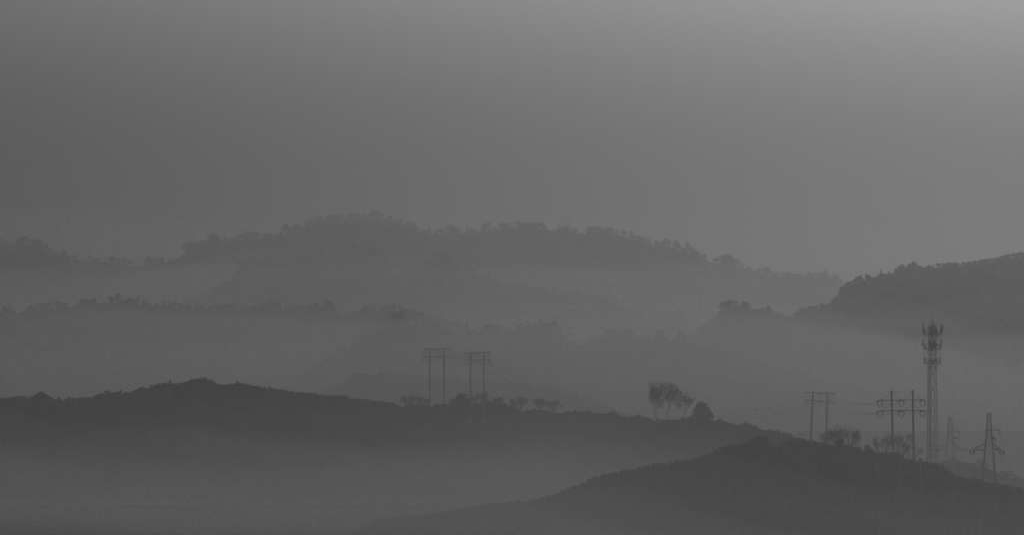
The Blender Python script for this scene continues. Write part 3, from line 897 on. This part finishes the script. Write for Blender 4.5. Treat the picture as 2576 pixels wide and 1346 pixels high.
def platform(fy, ry, x0, x1, mast0, mast1, k):
    cx = (TXo(x0) + TXo(x1)) / 2; R = (TXo(x1) - TXo(x0)) / 2
    m = MB()
    N = 8
    ring = lambda r, z: [Vector((cx + r * math.cos(t), r * math.sin(t), z)) for t in np.linspace(0, 2 * math.pi, N * 2 + 1)[:-1]]
    zf, zr = TZ(fy), TZ(ry)
    for r in (R, R * .55):
        p = ring(r, zf)
        for i in range(len(p)): m.bar(p[i], p[(i + 1) % len(p)], .055)
    for a, b in zip(ring(R, zf), ring(.5, zf)): m.bar(a, b, .03)
    for i in range(0, N * 2, 2): m.bar(ring(R * .8, zf)[i], ring(.6, TZ(fy + 17))[i], .03)
    pf = m.build('platform', M_STEEL, root)
    m = MB()
    for q, rr in ((1, .04), (.5, .025), (.25, .02)):
        p = ring(R * .99, zf + (zr - zf) * q)
        for i in range(len(p)): m.bar(p[i], p[(i + 1) % len(p)], rr)
    lo, hi = ring(R * .99, zf), ring(R * .99, zr)
    for i in range(0, len(lo)): m.bar(lo[i], hi[i], .03)
    m.build('railing', M_STEEL, pf)
    m = MB()
    for t in (0, math.pi):
        m.bar((cx + R * math.cos(t), R * math.sin(t), TZ(mast1)), (cx + R * math.cos(t), R * math.sin(t), TZ(mast0)), .05, n=6)
    for t in (math.pi * .42, -math.pi * .42, math.pi * .62, -math.pi * .62) if k < 2 else ():
        m.bar((cx + R * math.cos(t), R * math.sin(t), TZ(mast1)), (cx + R * math.cos(t), R * math.sin(t), TZ(mast0 + 4)), .045, n=6)
    m.build('antenna_mount', M_STEEL, root)


platform(843.5, 831.5, 2325, 2367, 818, 846, 0)
platform(880, 867, 2325, 2366.5, 853, 883, 1)
platform(915.7, 902, 2325, 2366.5, 888, 918, 2)


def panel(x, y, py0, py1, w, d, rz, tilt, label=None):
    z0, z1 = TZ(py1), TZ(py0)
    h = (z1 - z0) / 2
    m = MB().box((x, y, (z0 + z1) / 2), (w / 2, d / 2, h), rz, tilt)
    me = m.build('panel_antenna', M_PANEL_LIT if label else M_PANEL, root)
    bv = me.modifiers.new('soft_edge', 'BEVEL'); bv.width = .035; bv.segments = 2
    m = MB()
    for q in (.2, .8):
        zz = z0 + (z1 - z0) * q
        m.bar((x, y, zz), (x * .86, y * .86, zz), .045)
    m.build('bracket', M_STEEL, me)
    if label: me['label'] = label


panel(TXo(2321.8), -.1, 814, 838, .30, .16, math.pi / 2 - .2, .03)
panel(TXo(2323.8), .5, 816, 840, .26, .14, math.pi / 2, 0)
panel(TXo(2370.5), .1, 817, 840, .18, .34, .12, 0, 'upper right panel antenna, sunlight painted into its pale colour')
panel(TXo(2367.6), -.4, 818, 841, .2, .16, .3, 0)
panel(TXo(2346), -1.5, 817, 840, .32, .16, 0, .04)
panel(TXo(2341), -1.3, 821, 842, .3, .16, -.2, .04)
panel(TXo(2354.5), -1.3, 827, 843, .28, .16, .35, .04)
panel(TXo(2321), 0, 857, 873, .22, .16, math.pi / 2, 0)
panel(TXo(2368.8), 0, 856, 873, .16, .3, .1, 0, 'lower panel antenna on the right, painted pale as if sunlit')
panel(TXo(2343), -1.3, 862, 884, .34, .2, 0, .02)
for i, (px, py, w, h, y) in enumerate([(2340, 868, .5, .5, -.7), (2347, 865, .6, .55, -.75), (2354, 868, .5, .5, -.7), (2343, 874, .5, .4, -.75), (2351, 873, .45, .4, -.7), (2338, 862, .3, .4, .7), (2350, 862, .35, .4, .7),
                                   (2342, 840, .45, .5, -.7), (2349, 838, .4, .5, -.7), (2340, 909, .4, .4, -.65), (2347, 910, .4, .35, -.65), (2354, 908, .3, .45, -.6), (2345, 846, .4, .35, .6)]):
    o = MB().box((TXo(px), y, TZ(py)), (w / 2, .14, h / 2), .1 * (i % 3 - 1)).build('radio_unit', M_RADIO, root)
    bv = o.modifiers.new('soft_edge', 'BEVEL'); bv.width = .03; bv.segments = 1
m = MB()
for px, py in ((2322, 838), (2370, 840), (2322, 873), (2369, 873)):
    x = TXo(px); sx = 1 if x > 0 else -1
    m.path([(x - sx * .25 * t, -.1, TZ(py) - .5 * math.sin(t * 3.0)) for t in np.linspace(0, 1, 8)], .03)
    m.path([(x - sx * (.25 + 1.1 * t), -.1, TZ(py + 5)) for t in np.linspace(0, 1, 4)], .03)
m.build('feeder_cables', M_CABLE, root)


# ------------------------------------------------------------------ air: one even haze, and banks of valley mist
def vol(name, dens, aniso=.7, col=.9):
    m = bpy.data.materials.new(name)
    m.use_nodes = True
    nt = m.node_tree
    nt.nodes.clear()
    out = nt.nodes.new('ShaderNodeOutputMaterial')
    v = nt.nodes.new('ShaderNodeVolumePrincipled')
    v.inputs['Color'].default_value = (col, col, col, 1)
    v.inputs['Density'].default_value = dens
    v.inputs['Anisotropy'].default_value = aniso
    nt.links.new(v.outputs['Volume'], out.inputs['Volume'])
    try: m.cycles.homogeneous_volume = True
    except Exception: pass
    return m


G = .84
M_HAZE = vol('haze', .00052, G, .62)
hz = MB().box((0, 4250, 117), (7010, 5760, 118.2))
o = hz.build('haze', M_HAZE)
tag(o, 'thin even haze filling the air over all the hills', 'haze', kind='stuff')


MISTS = {}


def bank(y0, y1, py, Dref, dens, label, amp=3.0, seed=0.0, x0=None, x1=None, tilt=0.0):
    zt = CZ + (HY - py) / F * Dref
    x0 = -2.2 * y1 * .17 if x0 is None else x0
    x1 = 2.2 * y1 * .17 if x1 is None else x1
    nx, ny = 72, 14
    m = MB()
    for j in range(ny):
        for i in range(nx):
            u, w = i / (nx - 1), j / (ny - 1)
            x, y = x0 + (x1 - x0) * u, y0 + (y1 - y0) * w
            e = min(1, min(w, 1 - w) * 5) * min(1, min(u, 1 - u) * 8)
            n = noise.fractal(Vector((x * 13 / (y0 + 500), y * 8 / (y0 + 500), seed)), .9, 2.0, 4)
            m.v.append((x, y, max(4, zt + tilt * max(x, 0) + n * amp - (1 - e) ** 2 * 14)))
    for j in range(ny):
        for i in range(nx):
            v = m.v[j * nx + i]
            m.v.append((v[0], v[1], -.8))
    T = nx * ny
    for j in range(ny - 1):
        for i in range(nx - 1):
            a = j * nx + i
            m.f.append((a, a + 1, a + nx + 1, a + nx)); m.f.append((T + a, T + a + nx, T + a + nx + 1, T + a + 1))
    for i in range(nx - 1):
        m.f.append((i, T + i, T + i + 1, i + 1)); a = (ny - 1) * nx + i; m.f.append((a, a + 1, T + a + 1, T + a))
    for j in range(ny - 1):
        a = j * nx; m.f.append((a, a + nx, T + a + nx, T + a)); a = j * nx + nx - 1; m.f.append((a, T + a, T + a + nx, a + nx))
    o = m.build('fog_bank', MISTS.setdefault(dens, None) or MISTS.__setitem__(dens, vol('mist', dens, .57, .98)) or MISTS[dens])
    tag(o, label, 'fog', 'banks of valley mist', kind='stuff')


BANKS = [
    (2130, 2540, 712, 2300, .0024, 'mist at the foot of the long far ridge', 11, 11, -.10),
    (1740, 2060, 675, 1900, .0024, 'broad mist veiling the sloping spur', 15, 12, -.06),
    (1410, 1650, 850, 1550, .0024, 'mist in front of the right hill', 12, 13, 0),
    (1215, 1395, 750, 1300, .0043, 'mist veiling the low valley rise', 11, 9, -.13),
    (1035, 1195, 850, 1100, .0062, 'mist just behind the near left crest', 9, 6, -.03),
    (725, 955, 935, 850, .0009, 'thin upper mist in the valley between the two near hills', 7, 5, 0, None, 50),
    (725, 955, 1170, 860, .0038, 'mist in the valley between the two near hills', 8, 9, 0, None, 50),
    (745, 865, 1150, 810, .0030, 'mist around the feet of the hazier lattice pylons', 4, 4, 0, 70, 190),
    (240, 690, 1090, 500, .0007, 'thin mist in front of the nearest hill', 7, 5, 0),
    (480, 690, 1240, 620, .0030, 'mist curling over the low left tip of the nearest hill', 4, 4, -.30, -190, 90),
    (330, 680, 1275, 610, .0036, 'mist low in front of the nearest hill', 6, 7, -.10),
]
for i, b in enumerate(BANKS):
    for k, (dz, wrd) in enumerate(((1, 'thin top of the '), (0, 'middle of the '), (-1, 'thick bottom of the '))):
        zc = b[7] * dz
        bank(b[0] - 12 * dz, b[1] + 9 * dz, b[2] - zc * F / b[3], b[3], round(b[4] / 3, 6), wrd + b[5], amp=b[6], seed=i * 3.7 + k * 11.3, tilt=b[8],
             x0=b[9] if len(b) > 9 else None, x1=b[10] if len(b) > 9 else None)


# ------------------------------------------------------------------ light
SUN_AZ, SUN_EL = math.radians(10.5), math.radians(16)
w = bpy.data.worlds.new('World')
SC.world = w
w.use_nodes = True
nt = w.node_tree
bg = nt.nodes['Background']
sky = nt.nodes.new('ShaderNodeTexSky')
sky.sky_type = 'NISHITA'
sky.sun_disc = False
sky.sun_elevation = SUN_EL
sky.sun_rotation = SUN_AZ
sky.dust_density = 6.0
sky.air_density = 1.0
bw = nt.nodes.new('ShaderNodeRGBToBW')
nt.links.new(sky.outputs['Color'], bw.inputs['Color'])
# the murk low over the horizon dims the sky there
tcw = nt.nodes.new('ShaderNodeTexCoord')
sep = nt.nodes.new('ShaderNodeSeparateXYZ')
mr = nt.nodes.new('ShaderNodeMapRange')
mr.interpolation_type = 'SMOOTHSTEP'
mr.inputs['From Min'].default_value = 0.01
mr.inputs['From Max'].default_value = 0.12
mr.inputs['To Min'].default_value = 0.25
mr.inputs['To Max'].default_value = 2.4
mul = nt.nodes.new('ShaderNodeMath')
mul.operation = 'MULTIPLY'
nt.links.new(tcw.outputs['Generated'], sep.inputs[0])
nt.links.new(sep.outputs['Z'], mr.inputs['Value'])
nt.links.new(bw.outputs['Val'], mul.inputs[0])
nt.links.new(mr.outputs['Result'], mul.inputs[1])
nt.links.new(mul.outputs['Value'], bg.inputs['Color'])
bg.inputs['Strength'].default_value = 0.05
L = bpy.data.lights.new('sun', 'SUN')
L.energy = 2.0
L.angle = math.radians(4)
L.color = (1, 1, 1)
so = bpy.data.objects.new('sun', L)
COL.objects.link(so)
d = Vector((math.sin(SUN_AZ) * math.cos(SUN_EL), math.cos(SUN_AZ) * math.cos(SUN_EL), math.sin(SUN_EL)))
so.rotation_euler = d.to_track_quat('Z', 'Y').to_euler()
so.location = (0, 0, 400)

cam = bpy.data.cameras.new('camera')
cam.lens = LENS
cam.sensor_width = 36
cam.clip_start = .5
cam.clip_end = 30000
cam.shift_y = (HY - 673.0) / W
co = bpy.data.objects.new('camera', cam)
COL.objects.link(co)
co.location = (0, 0, CZ)
co.rotation_euler = (math.radians(90), 0, 0)
SC.camera = co

SC.view_settings.view_transform = 'Standard'
SC.view_settings.look = 'None'
SC.view_settings.exposure = -3.3
SC.view_settings.gamma = 1
cy = SC.cycles
cy.max_bounces = 4
cy.diffuse_bounces = 1
cy.glossy_bounces = 1
cy.transmission_bounces = 1
cy.volume_bounces = 2
cy.use_adaptive_sampling = False
cy.sample_clamp_indirect = .8
cy.use_denoising = True
cy.denoiser = 'OPENIMAGEDENOISE'
cy.denoising_input_passes = 'RGB_ALBEDO_NORMAL'
cy.denoising_prefilter = 'NONE'
